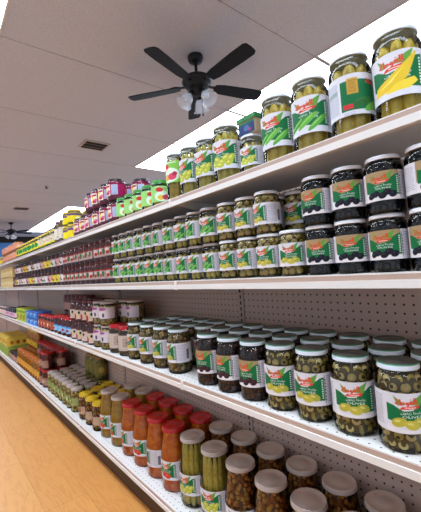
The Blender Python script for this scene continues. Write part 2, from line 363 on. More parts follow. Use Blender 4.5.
LOGO = '\uFE94\uFEC3\uFEEE\uFED0\uFEDF\uFE8D'          # the red word in Arabic letters, in drawing order
AR1 = '\uFEE5\uFEEE\uFE98\uFEF3\uFEAF \uFE8D\uFEA7\uFEC0\uFEAE'
GRN, RED, LEAF = '0b6b3a', 'd8382e', '5f9a3c'
def art_house(r, H, cell, kind):
    """The white and green label with red lettering that most of the jars carry. r, H in mm."""
    Wd = 2*math.pi*r*.93; top = 'a68b66' if kind in ('black', 'dark') else 'd8d6dc'
    a = Art(Wd, H, cell, 'd6d3da'); s = H/90.; P = min(51*s, Wd*.215)      # half width of the front panel
    rear = kind == 'gherkin_rear'
    if rear: a.rect(-Wd/2, Wd/2, 0, H, 'dfe0ea')
    w = P/46.
    def p(L): return [(x*w, y*s) for x, y in L]
    a.rect(-P*1.02, P*1.02, 0, H, top)
    if kind in ('black', 'dark'): a.poly(p([(-47, 0), (47, 0), (47, 16), (20, 14), (-10, 22), (-30, 30), (-47, 30)]), 'e4dfe2')
    if not rear:
        a.poly(p([(-44, 66), (-30, 62), (-12, 50), (5, 52), (22, 66), (36, 76), (47, 79), (47, 14), (20, 15), (-5, 20), (-25, 24), (-44, 26)]), GRN)
        a.poly(p([(-30, 84), (-22, 62), (-8, 66)]), LEAF); a.poly(p([(-8, 66), (32, 90), (22, 62)]), LEAF)
        a.text(LOGO, -6*w, 69*s, 19*s, RED, width=40*w, rot=.1, bold=.9*s)
        a.poly(p([(-20, 53), (16, 56), (22, 64), (-14, 60)]), RED); a.rect(-10*w, 12*w, 57*s, 59*s, 'f1c9b8')
        a.text(AR1, 4*w, 46*s, 8*s, 'e6ece6', width=44*w); a.text('PICKLES' if 'olive' not in kind and kind not in ('black', 'dark') else 'OLIVES', 4*w, 37.5*s, 5*s, 'e6ece6', width=38*w)
        for i in range(9): a.rect(40*w, 44*w, (20+6*i)*s, (23.5+6*i)*s, 'dfe8df')
    if kind in ('olive', 'mixed'):
        for x, y, q, c in ((-22, 24, .3, 'b9ac3a'), (20, 24, -.3, 'a8a63e'), (2, 19, -.2, 'c3b441')):
            a.ell(x*w, y*s, 15*w, 10.5*s, c, q); a.ell((x-3)*w, (y+3)*s, 6*w, 3*s, 'd6cc70', q)
        a.poly(p([(-47, 0), (47, 0), (47, 8), (0, 7), (-47, 12)]), 'e4dfe2')
    elif kind in ('black', 'dark'):
        c1, c2 = ('15131f', '2c2a44') if kind == 'black' else ('3a1a26', '5c2c3a')
        for x, y in ((-16, 21), (14, 24), (28, 17), (2, 15), (-28, 17)):
            a.ell(x*w, y*s, 11*w, 10*s, c1, .4); a.ell((x-2)*w, (y+3)*s, 4*w, 2.4*s, c2, .4)
    elif kind == 'cucumber':
        for x, y, q, c in ((-24, 26, .5, '3f8f35'), (0, 30, .62, '6ab043'), (22, 24, .7, '58a53d')):
            a.ell(x*w, y*s, 27*w, 7*s, c, q); a.ell((x-2)*w, (y+2)*s, 18*w, 2*s, '8fc862', q)
    elif kind == 'pepper':
        a.poly(p([(-40, 12), (-36, 30), (-10, 42), (18, 66), (34, 84), (37, 83), (28, 58), (18, 34), (-5, 16)]), 'e4c02a')
        a.poly(p([(-20, 10), (0, 26), (30, 34), (36, 26), (20, 12)]), 'f0d23c'); a.poly(p([(-30, 22), (-8, 36), (14, 56), (-6, 32)]), 'f4e06a')
    elif kind == 'round':
        for x, y in ((-26, 20), (-14, 32), (2, 22), (14, 34), (24, 20), (-4, 14), (30, 34)): a.ell(x*w, y*s, 13*w, 9*s, 'b5b93c', x*.03); a.ell((x-2)*w, (y+2)*s, 7*w, 3*s, 'd8d873', x*.03)
    elif kind == 'tomato':
        for x, y in ((-14, 24), (8, 20)): a.ell(x*w, y*s, 17*w, 14*s, 'c83a26'); a.ell((x-3)*w, (y+4)*s, 7*w, 4*s, 'e0694e')
        a.ell(-28*w, 34*s, 10*w, 7*s, '4e8f3c', .6)
    if rear:
        a.rect(-P*.5, P*1.3, 10*s, 76*s, GRN); a.rect(-P*.22, P*.22, 46*s, 80*s, 'c99a3a'); a.lines(-P*.16, P*.16, 50*s, 76*s, 4*s, '8a6420')
        for x, y, q, c in ((20, 28, .15, '2f7030'), (6, 20, .3, '27612c'), (38, 18, .5, '6ab043')): a.ell(x*w, y*s, 20*w, 8*s, c, q)
        a.rect(-P*.42, -P*.02, 14*s, 24*s, 'c8303a'); a.text(LOGO, P*.95, 70*s, 17*s, RED, width=36*w, bold=.8*s); a.lines(-P*.4, P*.1, 2*s, 7*s, 4*s, '9aa0ad')
        a.lines(-P*1.25, -P*.6, 12*s, 78*s, 5*s, '8c93a6'); a.lines(-P*1.25, -P*.6, 50*s, 60*s, 5*s, '2b7d4e')
    # nutrition panel right of the picture, small print left of it
    a.rect(P*1.04, P*1.10, 6*s, 84*s, '9b94a0')
    a.lines(P*1.18, P*2.0, 10*s, 82*s, 5*s, '8d8896'); a.lines(-P*2.3, -P*1.15, 10*s, 80*s, 5.4*s, 'a39da8')
    for i in range(7): a.rect(P*1.05, P*1.13, (14+9*i)*s, (19+9*i)*s, '4a4650')
    a.rect(P*2.05, min(P*2.35, Wd/2), 14*s, 60*s, '6b6672')
    return a
def art_plain(r, H, cell, bg, blobs=(), band=None, txt=None, words='3a3a44', wf=.93):
    """A simple label: ground colour, an optional band, picture blobs and print. blobs: (x, y, rx, ry, colour) in fractions of H."""
    Wd = 2*math.pi*r*wf; a = Art(Wd, H, cell, bg); n = max(1, int(Wd/(1.6*H)))
    for j in range(n):
        ox = (j-(n-1)/2)*Wd/n
        if band: a.rect(ox-Wd/n/2, ox+Wd/n/2, band[0]*H, band[1]*H, band[2])
        for x, y, rx, ry, c in blobs: a.ell(ox+x*H, y*H, rx*H, ry*H, c)
        if txt: a.lines(ox-.45*H, ox+.4*H, txt[0]*H, txt[1]*H, .1*H, words)
    return a

def art_turnip():
    a = Art(2*math.pi*50*.9, 60, 1.6, 'a81058')
    a.rect(-46, -20, 0, 60, '2f3a98'); a.rect(-20, 34, 0, 60, 'e8dcc0'); a.ell(-12, 30, 24, 26, 'e6bc2a'); a.ell(-10, 30, 14, 13, 'f2e6b0')
    a.ell(16, 14, 14, 10, 'c02468'); a.ell(24, 22, 9, 8, 'd85a92'); a.rect(-4, 30, 44, 54, 'a81058'); a.rect(40, 74, 4, 56, 'c2cde4'); a.lines(43, 71, 8, 52, 6, '5a6aa8')
    a.lines(-80, -52, 8, 52, 7, 'e0b8cc'); return a

# ------------------------------------------------------------------ jars and bottles
def lathe_mesh(name, prof, m, n=28, mi=0):
    b = MB(); b.lathe(prof, n, mi=mi); return b.mesh(name, m)
def jar_profile(r, h, rl, shoulder=.70):
    z1 = h*shoulder; zn = h*.90
    return [(0, .004), (r*.8, .002), (r*.93, .0), (r*.985, .005), (r, .012), (r, z1)] + [(r+(rl*.95-r)*(1-math.cos(t*math.pi/2)), z1+(zn-z1)*math.sin(t*math.pi/2)) for t in (.2, .4, .6, .8, .95)] + [(rl*.95, h-.006)]
def bottle_profile(r, h, rl):
    return [(0, .004), (r*.8, .001), (r*.95, .002), (r, .012), (r, h*.46), (r*.985, h*.54), (r*.93, h*.64), (r*.86, h*.74), (r*.79, h*.84), (rl*.92, h*.9), (rl*.92, h-.01)]
def inner(prof, d=.0025):
    q = [(max(0, r-d), z+(d if z < .02 else 0)) for r, z in prof]; q[0] = (0, q[1][1]); return q + [(0, q[-1][1])]
def lid_mesh(rl, h, lh, m, rim=None, top=None):
    """Screw lid with knurled skirt, rolled rim and a shallow raised button."""
    b = MB(); z = h-lh
    b.lathe([(rl*.96, z), (rl*1.01, z), (rl*1.02, z+.0012), (rl, z+.003), (rl, h-.002), (rl*.975, h), (rl*.93, h), (rl*.9, h-.0012), (rl*.45, h-.0012), (rl*.42, h-.0004), (0, h-.0004)], 32)
    n = len(b.bm.faces); b2 = [f for f in b.bm.faces if sum(v.co.z for v in f.verts)/len(f.verts) > h-.0035 and sum(math.hypot(v.co.x, v.co.y) for v in f.verts)/len(f.verts) > rl*.92]
    if rim:
        for f in b2: f.material_index = 1
    if top:
        for f in b.bm.faces:
            zc = sum(v.co.z for v in f.verts)/len(f.verts); rc = sum(math.hypot(v.co.x, v.co.y) for v in f.verts)/len(f.verts)
            f.material_index = 1 if zc > h-.0035 and rc < rl*.94 else 2 if zc > h-.0035 and rc < rl*.992 else 0
        return b.mesh('lid', [m, top, LID_GRN_RIM])
    return b.mesh('lid', [m, rim] if rim else m)
def rad_at(prof, z):
    for (ra, za), (rb, zb) in zip(prof[3:], prof[4:]):
        if za <= z <= zb: return ra+(rb-ra)*(z-za)/max(1e-6, zb-za)
    return prof[-1][0]
def olive_mesh(prof, h, ro, mats, holes=True, long=1.15, seed=1, core=None):
    """Olives packed against the glass, over a core of brine; pitted ones show their hole. One part."""
    rnd = random.Random(seed); b = MB(); z = ro+.004; lay = 0; ztop = h-.016
    while z < ztop:
        R = rad_at(prof, z)-.0025-ro*1.02; n = max(3, int(2*math.pi*R/(2*ro*.97)))
        for i in range(n):
            a = 2*math.pi*(i+.5*(lay % 2)+rnd.uniform(-.12, .12))/n; rr = R*rnd.uniform(.95, 1)
            M = Matrix.Translation((rr*math.cos(a), rr*math.sin(a), z+rnd.uniform(-.12, .12)*ro))
            if holes and rnd.random() < .8:
                q = Vector((math.cos(a)+rnd.uniform(-.45, .45), math.sin(a)+rnd.uniform(-.45, .45), rnd.uniform(-.4, .5))).to_track_quat('Z', 'Y').to_matrix().to_4x4()
            else: q = Matrix.Rotation(rnd.uniform(0, 3), 4, 'X') @ Matrix.Rotation(rnd.uniform(0, 3), 4, 'Y')
            k = ro*rnd.uniform(.9, 1.03)
            mi = rnd.choice((0, 0, 1))
            prof_o = [(0, -k*.97), (k*.5, -k*.85), (k*.86, -k*.5), (k, 0), (k*.86, k*.5), (k*.60, k*.80)]
            if holes and rnd.random() < .45:          # a cut ring with its hole
                b.lathe([(k*.42, -k*.34), (k*.8, -k*.42), (k*1.02, -k*.2), (k*1.05, k*.15), (k*.8, k*.42), (k*.42, k*.34)], 10, M @ q, mi); b.lathe([(k*.42, k*.34), (k*.38, 0), (k*.42, -k*.34)], 10, M @ q, 2)
            elif holes:
                b.lathe(prof_o+[(k*.44, k*.86)], 9, M @ q, mi); b.lathe([(k*.44, k*.86), (k*.34, k*.5), (0, k*.45)], 9, M @ q, 2)
            else: b.lathe([(r_, z_*long) for r_, z_ in prof_o]+[(0, k*.97*long)], 9, M @ q, mi)
        z += ro*1.55; lay += 1
    b.lathe([(max(.004, r_-ro*.9), z_+.003) for r_, z_ in prof if r_ > 0 and z_ < ztop] + [(0, ztop-.004)], 16, mi=3)
    return b.mesh('olives', mats)
def chunk_mesh(prof, h, size, mats, seed=2, top=.012):
    rnd = random.Random(seed); b = MB(); z = size*1.75+.003; ztop = h-top
    while z < ztop:
        R = rad_at(prof, z)-.0025-size*.95; n = max(5, int(2*math.pi*R/(1.8*size)))
        for i in range(n):
            a = 2*math.pi*(i+rnd.uniform(-.4, .4))/n; k = size*rnd.uniform(.7, 1.1)
            M = Matrix.Translation((R*math.cos(a), R*math.sin(a), z+rnd.uniform(-.5, .5)*size)) @ Matrix.Rotation(rnd.uniform(0, 3), 4, 'X') @ Matrix.Rotation(rnd.uniform(0, 3), 4, 'Y')
            v = b.lathe([(0, -k*.7), (k*.7, -k*.6), (k*rnd.uniform(.8, 1.05), 0), (k*.6, k*.6), (0, k*.7)], 6, M, rnd.randrange(len(mats)-1))
        z += size*1.25
    b.lathe([(max(.004, r_-size*1.1), z_+.003) for r_, z_ in prof if r_ > 0 and z_ < ztop] + [(0, ztop-.003)], 16, mi=len(mats)-1)
    return b.mesh('pickle_pieces', mats)
OG = [mat('green_olive', 'c0a552', .3), mat('pale_green_olive', 'dcc480', .3), mat('olive_hole', '54431e', .6), mat('olive_brine', '4a3c1a', .5)]
OB = [mat('black_olive', '0d0c12', .25), mat('pale_black_olive', '17141d', .25), mat('black_hole', '060608', .6), mat('black_brine', '0b0a10', .5)]  # paler tone is given to whole olives at random
OD = [mat('purple_olive', '3a1c1c', .25), mat('brown_olive', '54302a', .25), mat('purple_hole', '1a0c0c', .6), mat('purple_brine', '1f1010', .5)]
OM = [mat('pickle_cream', 'c8a868', .35), mat('pickle_brown', '94703a', .35), mat('pickle_olive', '8a8038', .35), mat('mixed_brine', '4e3a1c', .5)]
OO = [mat('pickle_orange', 'd2802a', .35), mat('pickle_rust', '8e4a16', .35), mat('pickle_straw', 'b98a3c', .35), mat('orange_brine', '4a2410', .5)]
GHER = mat('gherkin_skin', 'bc9e30', .4, noise=('d6bc56', 60), bump=.4); GHY = mat('pepper_skin', 'c4a426', .35, noise=('dcbe3c', 50)); GHG = mat('cucumber_skin', 'b8a43a', .4, noise=('d8c664', 70), bump=.4)
def gherkin_mesh(r, L, m, seed, curve=.12):
    rnd = random.Random(seed); b = MB()
    rg = b.lathe([(0, 0), (r*.5, r*.18), (r*.86, r*.7), (r, L*.3), (r*1.02, L*.55), (r*.9, L*.85), (r*.55, L-r*.25), (0, L)], 10)
    for ring in rg:
        for v in ring: v.co.x += curve*L*math.sin(math.pi*v.co.z/L)*.5
    return b.mesh('gherkin', m)
# metal and plastic of the lids
LID_SILVER = mat('lid_silver', '9c9a98', .32, .55); LID_EDGE = mat('lid_white_edge', 'd7dde6', .35); LID_WHITE = mat('lid_white', 'e4e0e2', .4); LID_GREY = mat('lid_grey', 'b4a59d', .42)
LID_RED = mat('lid_red', 'b40a10', .25); LID_YEL = mat('lid_yellow', 'd8b21a', .35); LID_GREEN = mat('lid_green', '2f8f2a', .4); LID_DARK = mat('lid_dark', '2a1c20', .35); LID_MAROON = mat('lid_maroon', '5a1418', .35)
LID_GRN_RIM = mat('lid_green_rim', '3f8a63', .4); LID_ORANGE = mat('lid_orange', 'c0661a', .4); LID_BLACK = mat('lid_black', '16161a', .35)
LID_TOP = mat('lid_grey_green_top', '5e5d58', .4, .2)

KINDS = {}
def kind(key, name, cat, r, h, rl, lh, lid, contents, art, lz, shape='jar', rim=None, shoulder=.7, cname='contents', stuff=False, lid_label=None, seg=28):
    prof = jar_profile(r, h-.001, rl, shoulder) if shape == 'jar' else bottle_profile(r, h-.001, rl)
    parts = [('glass', lathe_mesh('glass', prof, GLASS, seg), {}), ('lid', lid_mesh(rl, h, lh, LID_EDGE if lid is LID_TOP else lid, rim, LID_TOP if lid is LID_TOP else None), {'label': lid_label} if lid_label else {})]
    c = contents(prof, h) if contents else []
    for cn, cm, cl, cr, st in c: parts.append((cn, cm, {'loc': cl, 'rot': cr, 'stuff': st}))
    if art: parts.append(('label', wrap(art, r, lz), {}))
    KINDS[key] = dict(name=name, cat=cat, r=r, h=h, parts=parts)
def solid(name, m):            # thick contents that fill the jar to its walls
    def f(prof, h):
        b = MB(); q = inner(prof); b.lathe([(r_, z_) for r_, z_ in q if z_ < h-.004], 24); return [(name, b.mesh(name, m), (0, 0, 0), (0, 0, 0), False)]
    return f
def olives(mats, ro, holes, seed): return lambda prof, h: [('olives', olive_mesh(prof, h, ro, mats, holes, seed=seed), (0, 0, 0), (0, 0, 0), True)]
def chunks(mats, size, seed): return lambda prof, h: [('pickle_pieces', chunk_mesh(prof, h, size, mats, seed), (0, 0, 0), (0, 0, 0), True)]
def gherkins(m, rg, brine, seed, layers=2, name='gherkin', curve=.12):
    def f(prof, h):
        rnd = random.Random(seed); R = prof[4][0]; out = []
        z0, z1 = .006, h-.02; L = (z1-z0)/layers
        ms = [gherkin_mesh(rg*rnd.uniform(.92, 1.05), L*1.0, m, i, curve) for i in range(3)]
        R0 = R-.004-rg*1.15; n = int(2*math.pi*(R-.004-rg*1.05)/(2*rg*1.02))
        for l in range(layers):
            R1 = min(R, rad_at(prof, z0+L*(l+.9)))-.003-rg*.9; lean = math.atan2(max(0, R0-R1), L)
            for i in range(n):
                a = 2*math.pi*(i+.4*l)/n
                out.append((name, ms[(i+l) % 3], (R0*math.cos(a), R0*math.sin(a), z0+L*l+rnd.uniform(-.003, .001)), (0, lean, a+math.pi+rnd.uniform(-.2, .2)), False))
        b = MB(); b.lathe([(.004, .006), (R-2.0*rg, .006), (R-2.0*rg, z1*.5), (rad_at(prof, z1*.95)-2.0*rg, z1-.012), (0, z1-.012)], 16); out.append(('brine', b.mesh('brine', mat('brine_'+brine, brine, .5)), (0, 0, 0), (0, 0, 0), False))
        return out
    return f
def mm(v): return v*1000
# large jars of the top shelf
for key, art_k, m, rg, lay in (('big_pepper', 'pepper', GHY, .0125, 2), ('big_rear', 'gherkin_rear', GHER, .0145, 2), ('big_cucumber', 'cucumber', GHER, .0135, 2), ('big_round', 'round', GHG, .012, 2)):
    kind(key, 'pickle_jar', 'pickle jar', .0490, .195, .0435, .0075, LID_EDGE, gherkins(m, rg, '3f3c14', 5, lay), art_house(49, 95, 1.2, art_k), .046, rim=LID_EDGE, shoulder=.79)
kind('mid_round', 'pickle_jar', 'pickle jar', .0455, .185, .0395, .0075, LID_EDGE, gherkins(GHG, .011, '3f3c14', 6), art_house(45.5, 88, 1.4, 'round'), .048, rim=LID_EDGE, shoulder=.74)
kind('short_round', 'pickle_jar', 'pickle jar', .0400, .128, .035, .0075, LID_EDGE, gherkins(GHG, .010, '3f3c14', 7, 1), art_house(40, 58, 1.4, 'round'), .030, rim=LID_EDGE, shoulder=.74)
LIME = dict(blobs=((.0, .36, .55, .34, 'dff0dc'), (-.16, .26, .2, .16, 'e0b83a'), (.16, .28, .22, .16, 'd8486a'), (.3, .4, .12, .1, 'b8284a'), (-.22, .76, .24, .14, 'd23038')), txt=(.86, .96), words='f4f4f4')
kind('lime_tall', 'pickle_jar', 'pickle jar', .0415, .188, .036, .008, LID_EDGE, gherkins(GHER, .010, '2f2c12', 8), art_plain(41.5, 84, 1.6, '86c850', **LIME), .070, shoulder=.78)
kind('lime_small', 'pickle_jar', 'pickle jar', .038, .108, .034, .014, LID_GREEN, gherkins(GHER, .009, '2f2c12', 8, 1), art_plain(38, 66, 1.8, '9ad676', **LIME), .016, shoulder=.8)
PINK = mat('turnip_pink', 'b0145c', .35, noise=('7a0c3c', 30))
kind('turnip', 'turnip_jar', 'pickle jar', .050, .116, .042, .013, LID_DARK, solid('pickled_turnips', PINK), art_turnip(), .026, shoulder=.82)
KHAKI = mat('khaki_fill', '94903a', .4, noise=('5c5a20', 40)); BRN = mat('brown_fill', '5a3a1c', .4, noise=('3c2410', 40)); REDF = mat('red_fill', '8a1a18', .35, noise=('3a0c0a', 40)); AMB = mat('amber_fill', 'f0a41c', .25, noise=('a4540c', 30)); TAN = mat('tan_fill', 'a58a62', .4, noise=('8a6e48', 40))
kind('yellow_jar', 'relish_jar', 'relish jar', .047, .100, .043, .012, LID_YEL, solid('relish', KHAKI), art_plain(47, 64, 2.5, 'e8d21c', blobs=((0, .4, .3, .2, 'f4ec9c'),), band=(.72, .95, '6a3f7a')), .012, shoulder=.84, seg=20)
kind('pale_jar', 'sauce_jar', 'sauce jar', .044, .165, .036, .014, LID_MAROON, solid('sauce', TAN), art_plain(44, 80, 2.5, 'dcd0c0', blobs=((0, .5, .3, .24, 'c0736a'),), txt=(.1, .3)), .03, shoulder=.76, seg=20)
kind('yellow_lid', 'relish_jar', 'relish jar', .049, .125, .045, .014, LID_YEL, solid('relish', KHAKI), art_plain(49, 66, 2.5, 'd9c9b0', wf=.5, blobs=((0, .5, .36, .26, 'f0e6d6'), (.1, .45, .2, .14, 'b8903c')), band=(.0, .2, 'e0d21c')), .024, shoulder=.82, seg=20)
kind('yellow_green', 'relish_jar', 'relish jar', .049, .125, .045, .014, LID_YEL, solid('relish', KHAKI), art_plain(49, 66, 2.5, 'e8d81c', wf=.5, blobs=((.3, .5, .4, .34, '1f8a4a'), (-.35, .5, .22, .22, 'dfe6c0')), txt=(.8, .95)), .024, shoulder=.82, seg=20)
kind('salmon', 'spread_jar', 'spread jar', .048, .095, .044, .012, LID_ORANGE, solid('spread', TAN), art_plain(48, 62, 2.5, 'e09a7a', blobs=((0, .5, .34, .2, 'e8c8b4'),), band=(.0, .16, 'c86a4a')), .014, shoulder=.84, seg=20)
# second shelf
kind('black_olive', 'olive_jar', 'olive jar', .0385, .120, .0345, .0085, LID_WHITE, olives(OB, .0095, False, 3), art_house(38.5, 60, 1.1, 'black'), .026, rim=LID_EDGE, shoulder=.77)
kind('green_olive', 'olive_jar', 'olive jar', .0385, .120, .0345, .0085, LID_WHITE, olives(OG, .0095, False, 4), art_house(38.5, 60, 1.1, 'olive'), .026, rim=LID_EDGE, shoulder=.77)
kind('cucumber_small', 'pickle_jar', 'pickle jar', .0385, .120, .0345, .0085, LID_GREY, gherkins(GHG, .009, '34320f', 9, 1), art_house(38.5, 62, 1.3, 'cucumber'), .026, rim=LID_EDGE, shoulder=.77)
kind('red_small', 'pepper_paste_jar', 'pepper paste jar', .0385, .120, .0345, .0085, LID_MAROON, solid('pepper_paste', REDF), art_plain(38.5, 54, 1.8, 'b49a96', wf=.36, blobs=((0, .55, .26, .2, 'd4c0ba'), (.1, .35, .24, .18, 'a8281f'), (.5, .5, .16, .3, '3f6a3a')), band=(.82, 1, '8a2a24')), .026, shoulder=.77, seg=20)
for key, bg, blob in (('dark_white', 'd6cfd0', '8a3a30'), ('dark_yellow', 'd9c24a', 'c8402a'), ('dark_pink', 'cf9a9a', '7a2040')):
    kind(key, 'preserve_jar', 'preserve jar', .043, .120, .040, .0125, LID_DARK, solid('preserve', REDF), art_plain(43, 54, 2.2, bg, wf=.4, blobs=((0, .5, .28, .22, blob), (.35, .3, .16, .16, '4a6a3a')), txt=(.75, .95)), .026, shoulder=.8, seg=20)
# third shelf
kind('sliced_olive', 'olive_jar', 'olive jar', .0485, .176, .0410, .012, LID_TOP, olives(OG, .0105, True, 11), art_house(48.5, 80, 1.1, 'olive'), .042, rim=LID_EDGE, shoulder=.70)
kind('dark_olive', 'olive_jar', 'olive jar', .0475, .174, .0395, .012, LID_TOP, olives(OD, .0105, False, 12), art_house(47.5, 78, 1.2, 'dark'), .042, rim=LID_EDGE, shoulder=.68)
kind('mixed_olive', 'mixed_pickle_jar', 'pickle jar', .0490, .173, .0415, .012, LID_TOP, chunks(OM, .0085, 13), art_house(49, 76, 1.3, 'mixed'), .044, rim=LID_EDGE, shoulder=.70)
kind('spice', 'spice_jar', 'spice jar', .049, .146, .044, .022, LID_RED, solid('spice', BRN), art_plain(49, 76, 2, 'c4b2a4', blobs=((0, .5, .22, .16, '9a8070'),), txt=(.2, .8), words='6a5a50'), .026, shoulder=.82, seg=24)
kind('pink_olive', 'olive_jar', 'olive jar', .050, .131, .045, .011, LID_GREY, olives(OG, .0095, False, 14), art_plain(50, 62, 2, 'd4c8ce', wf=.55, blobs=((0, .84, .6, .14, 'a04a86'), (.3, .3, .12, .2, '4a4650'), (-.3, .3, .2, .14, 'dccfd8')),), .040, shoulder=.82, seg=24)
kind('maroon_bottle', 'sauce_bottle', 'sauce bottle', .049, .131, .036, .016, LID_MAROON, solid('sauce', REDF), art_plain(49, 58, 2, 'cdb4ac', wf=.5, blobs=((-.2, .3, .3, .36, 'a81f1c'), (.35, .6, .2, .4, 'c4b88a'), (.5, .7, .14, .16, '1c1a1c')),), .012, shape='bottle', seg=24)
kind('blue_label', 'sauce_bottle', 'sauce bottle', .047, .138, .036, .022, LID_RED, solid('sauce', REDF), art_plain(47, 46, 2, '8fc0e4', blobs=((0, .4, .4, .2, 'b01c22'),), band=(.8, 1, '4a8ad0')), .024, shape='bottle', seg=20)
kind('red_lid_yellow', 'sauce_jar', 'sauce jar', .046, .118, .042, .018, LID_RED, solid('sauce', REDF), art_plain(46, 60, 2.5, 'b0523e', wf=.6, blobs=((0, .5, .3, .24, 'e0d0a0'), (.3, .4, .14, .14, 'b02020')),), .016, shoulder=.82, seg=20)
kind('red_small_back', 'sauce_jar', 'sauce jar', .046, .138, .042, .018, LID_MAROON, solid('sauce', REDF), art_plain(46, 60, 2.5, 'b08a80', blobs=((0, .5, .3, .24, '8a3a34'),), txt=(.75, .95)), .016, shoulder=.82, seg=20)
kind('black_lid', 'jam_jar', 'jam jar', .049, .110, .045, .014, LID_BLACK, solid('jam', mat('jam_fill', '24141c', .3)), art_plain(49, 54, 2.5, 'e4b8d0', blobs=((0, .5, .3, .24, 'c878a8'),), txt=(.7, .9)), .016, shoulder=.84, seg=20)
kind('coral_lid', 'jam_jar', 'jam jar', .049, .110, .045, .014, LID_GREY, solid('jam', REDF), art_plain(49, 60, 2.5, 'e0c4bc', blobs=((0, .5, .3, .24, 'c0504a'),), txt=(.7, .9)), .016, shoulder=.84, seg=20)
# base deck
kind('deck_mixed', 'pickle_bottle', 'pickle bottle', .0620, .258, .0505, .0145, LID_GREY, chunks(OO, .0095, 15), art_house(62, 78, 1.3, 'mixed'), .050, shape='bottle')
kind('deck_cucumber', 'pickle_bottle', 'pickle bottle', .0620, .258, .0505, .0145, LID_GREY, gherkins(GHG, .0115, '3f3c14', 16, 1, name='cucumber', curve=.02), art_house(62, 78, 1.3, 'round'), .050, shape='bottle')
SAUCE = mat('chunky_sauce', 'f08a18', .35, noise=('d0560a', 45), bump=.5); MUST = mat('mustard_mix', 'd0a428', .35, noise=('b47c18', 45), bump=.5)
kind('deck_red', 'sauce_bottle', 'sauce bottle', .0620, .258, .0505, .0175, LID_RED, solid('sauce', SAUCE), art_house(62, 76, 1.3, 'tomato'), .052, shape='bottle')
kind('deck_mustard', 'pickle_bottle', 'pickle bottle', .0620, .258, .0505, .0145, LID_GREY, solid('pickle_mix', MUST), art_house(62, 76, 1.5, 'tomato'), .052, shape='bottle')
kind('yellow_cap', 'pickle_jar', 'pickle jar', .047, .162, .042, .016, LID_YEL, chunks(OO, .009, 17), art_plain(47, 50, 2, 'b89a80', blobs=((0, .5, .3, .24, 'b0503a'),), txt=(.7, .9)), .036, shoulder=.78, seg=24)
kind('green_white_lid', 'pickle_jar', 'pickle jar', .046, .158, .041, .014, LID_GREY, olives(OG, .011, False, 18), art_plain(46, 54, 2, '9aa060', blobs=((0, .5, .26, .22, 'c8c8a0'), (.3, .5, .14, .2, '4a7a3a')), txt=(.75, .95)), .044, shoulder=.80, seg=24)
kind('tall_olive', 'olive_jar', 'olive jar', .045, .165, .038, .016, mat('lid_bronze', '8a6a34', .35, .4), solid('olives', KHAKI), art_plain(45, 70, 2.5, '7a7038', blobs=((0, .5, .3, .3, 'a89a4a'),)), .04, shoulder=.8, seg=20)
kind('red_top', 'pepper_jar', 'pepper jar', .049, .150, .046, .018, LID_RED, solid('peppers', REDF), art_plain(49, 62, 2.5, 'a88070', wf=.5, blobs=((0, .5, .3, .24, 'c8b0a0'),), txt=(.2, .4)), .02, shoulder=.84, seg=20)
kind('honey', 'honey_jar', 'honey jar', .048, .19, .040, .018, LID_ORANGE, solid('honey', AMB), art_plain(48, 62, 2.5, 'd8a040', blobs=((0, .5, .3, .24, 'f0dca0'), (.2, .4, .12, .12, '7a3a10')),), .04, shoulder=.78, seg=20)
kind('honey_yellow', 'honey_jar', 'honey jar', .046, .20, .040, .018, LID_YEL, solid('honey', AMB), art_plain(46, 50, 2.5, 'e0c030', blobs=((0, .5, .3, .24, 'c87a20'),),), .03, shoulder=.78, seg=20)
kind('brown_jar', 'jam_jar', 'jam jar', .047, .095, .043, .013, LID_DARK, solid('jam', BRN), art_plain(47, 54, 2.5, 'c89a90', blobs=((0, .5, .24, .2, '6a3020'),), txt=(.75, .95)), .014, shoulder=.84, seg=20)

def put(key, x, y, z, label, group, spin=0):
    k = KINDS[key]; t = link(k['name'], None, loc=(x, y, z+.0004), rot=(0, 0, -math.pi/2+spin)); tag(t, label, k['cat'], group)
    for pn, me, q in k['parts']:
        o = link(pn, me, t, q.get('loc', (0, 0, 0)), q.get('rot', (0, 0, 0)))
        if q.get('stuff'): o['kind'] = 'stuff'
        if q.get('label'): o['label'] = q['label']
    return t
jit = random.Random(21)
def run(key, desc, where, x, ys, z, spins=None, amp=.3):
    """A straight row, labelled by its count from the right."""
    n = len(ys)
    for i, y in enumerate(ys):
        sp = spins[i] if spins else jit.uniform(-amp, amp)
        if n == 1: lb = '%s, %s' % (desc, where)
        elif i == n-1: lb = '%s, leftmost %s' % (desc, where)
        else: lb = '%s, %s from right %s' % (desc, ORD[i], where) if i else '%s, rightmost %s' % (desc, where)
        put(key, x+jit.uniform(-.0015, .0015), y, z, lb, GROUP, sp)
def seq(y0, n, step): return [y0+i*step for i in range(n)]
Z1, Z2, Z3, Z4 = ZS

# ---- top shelf
GROUP = 'jars along the top shelf'
put('big_pepper', .795, .289, Z1, 'large jar with yellow pepper label at top right corner', GROUP, .25)
put('big_rear', .790, .394, Z1, 'large gherkin jar turned to a white panel and small gold badge', GROUP, .55)
put('big_cucumber', .790, .506, Z1, 'large jar with green cucumber label, right of its lookalike', GROUP, .35)
put('big_cucumber', .788, .614, Z1, 'large jar with green cucumber label beside the green carton', GROUP, .25)
put('short_round', .795, .727, Z1, 'short pickle jar under the green carton', GROUP, .2)
put('big_round', .790, .838, Z1, 'largest pale pickle jar, just left of the green carton', GROUP, .35)
put('mid_round', .782, .936, Z1, 'slim pale pickle jar, directly left of the largest pale pickle jar', GROUP, .2)
put('mid_round', .778, 1.030, Z1, 'slim pale pickle jar beside the lime labelled jar with silver lid', GROUP, .0)
put('lime_tall', .770, 1.121, Z1, 'lime labelled tall jar with silver lid', GROUP, .2)
run('lime_small', 'small lime label jar with green lid', 'on the top shelf', .760, seq(1.235, 5, .088), Z1, amp=.25)
run('turnip', 'magenta turnip jar', 'in lower tier of top shelf', .775, seq(1.70, 6, .113), Z1, amp=.2)
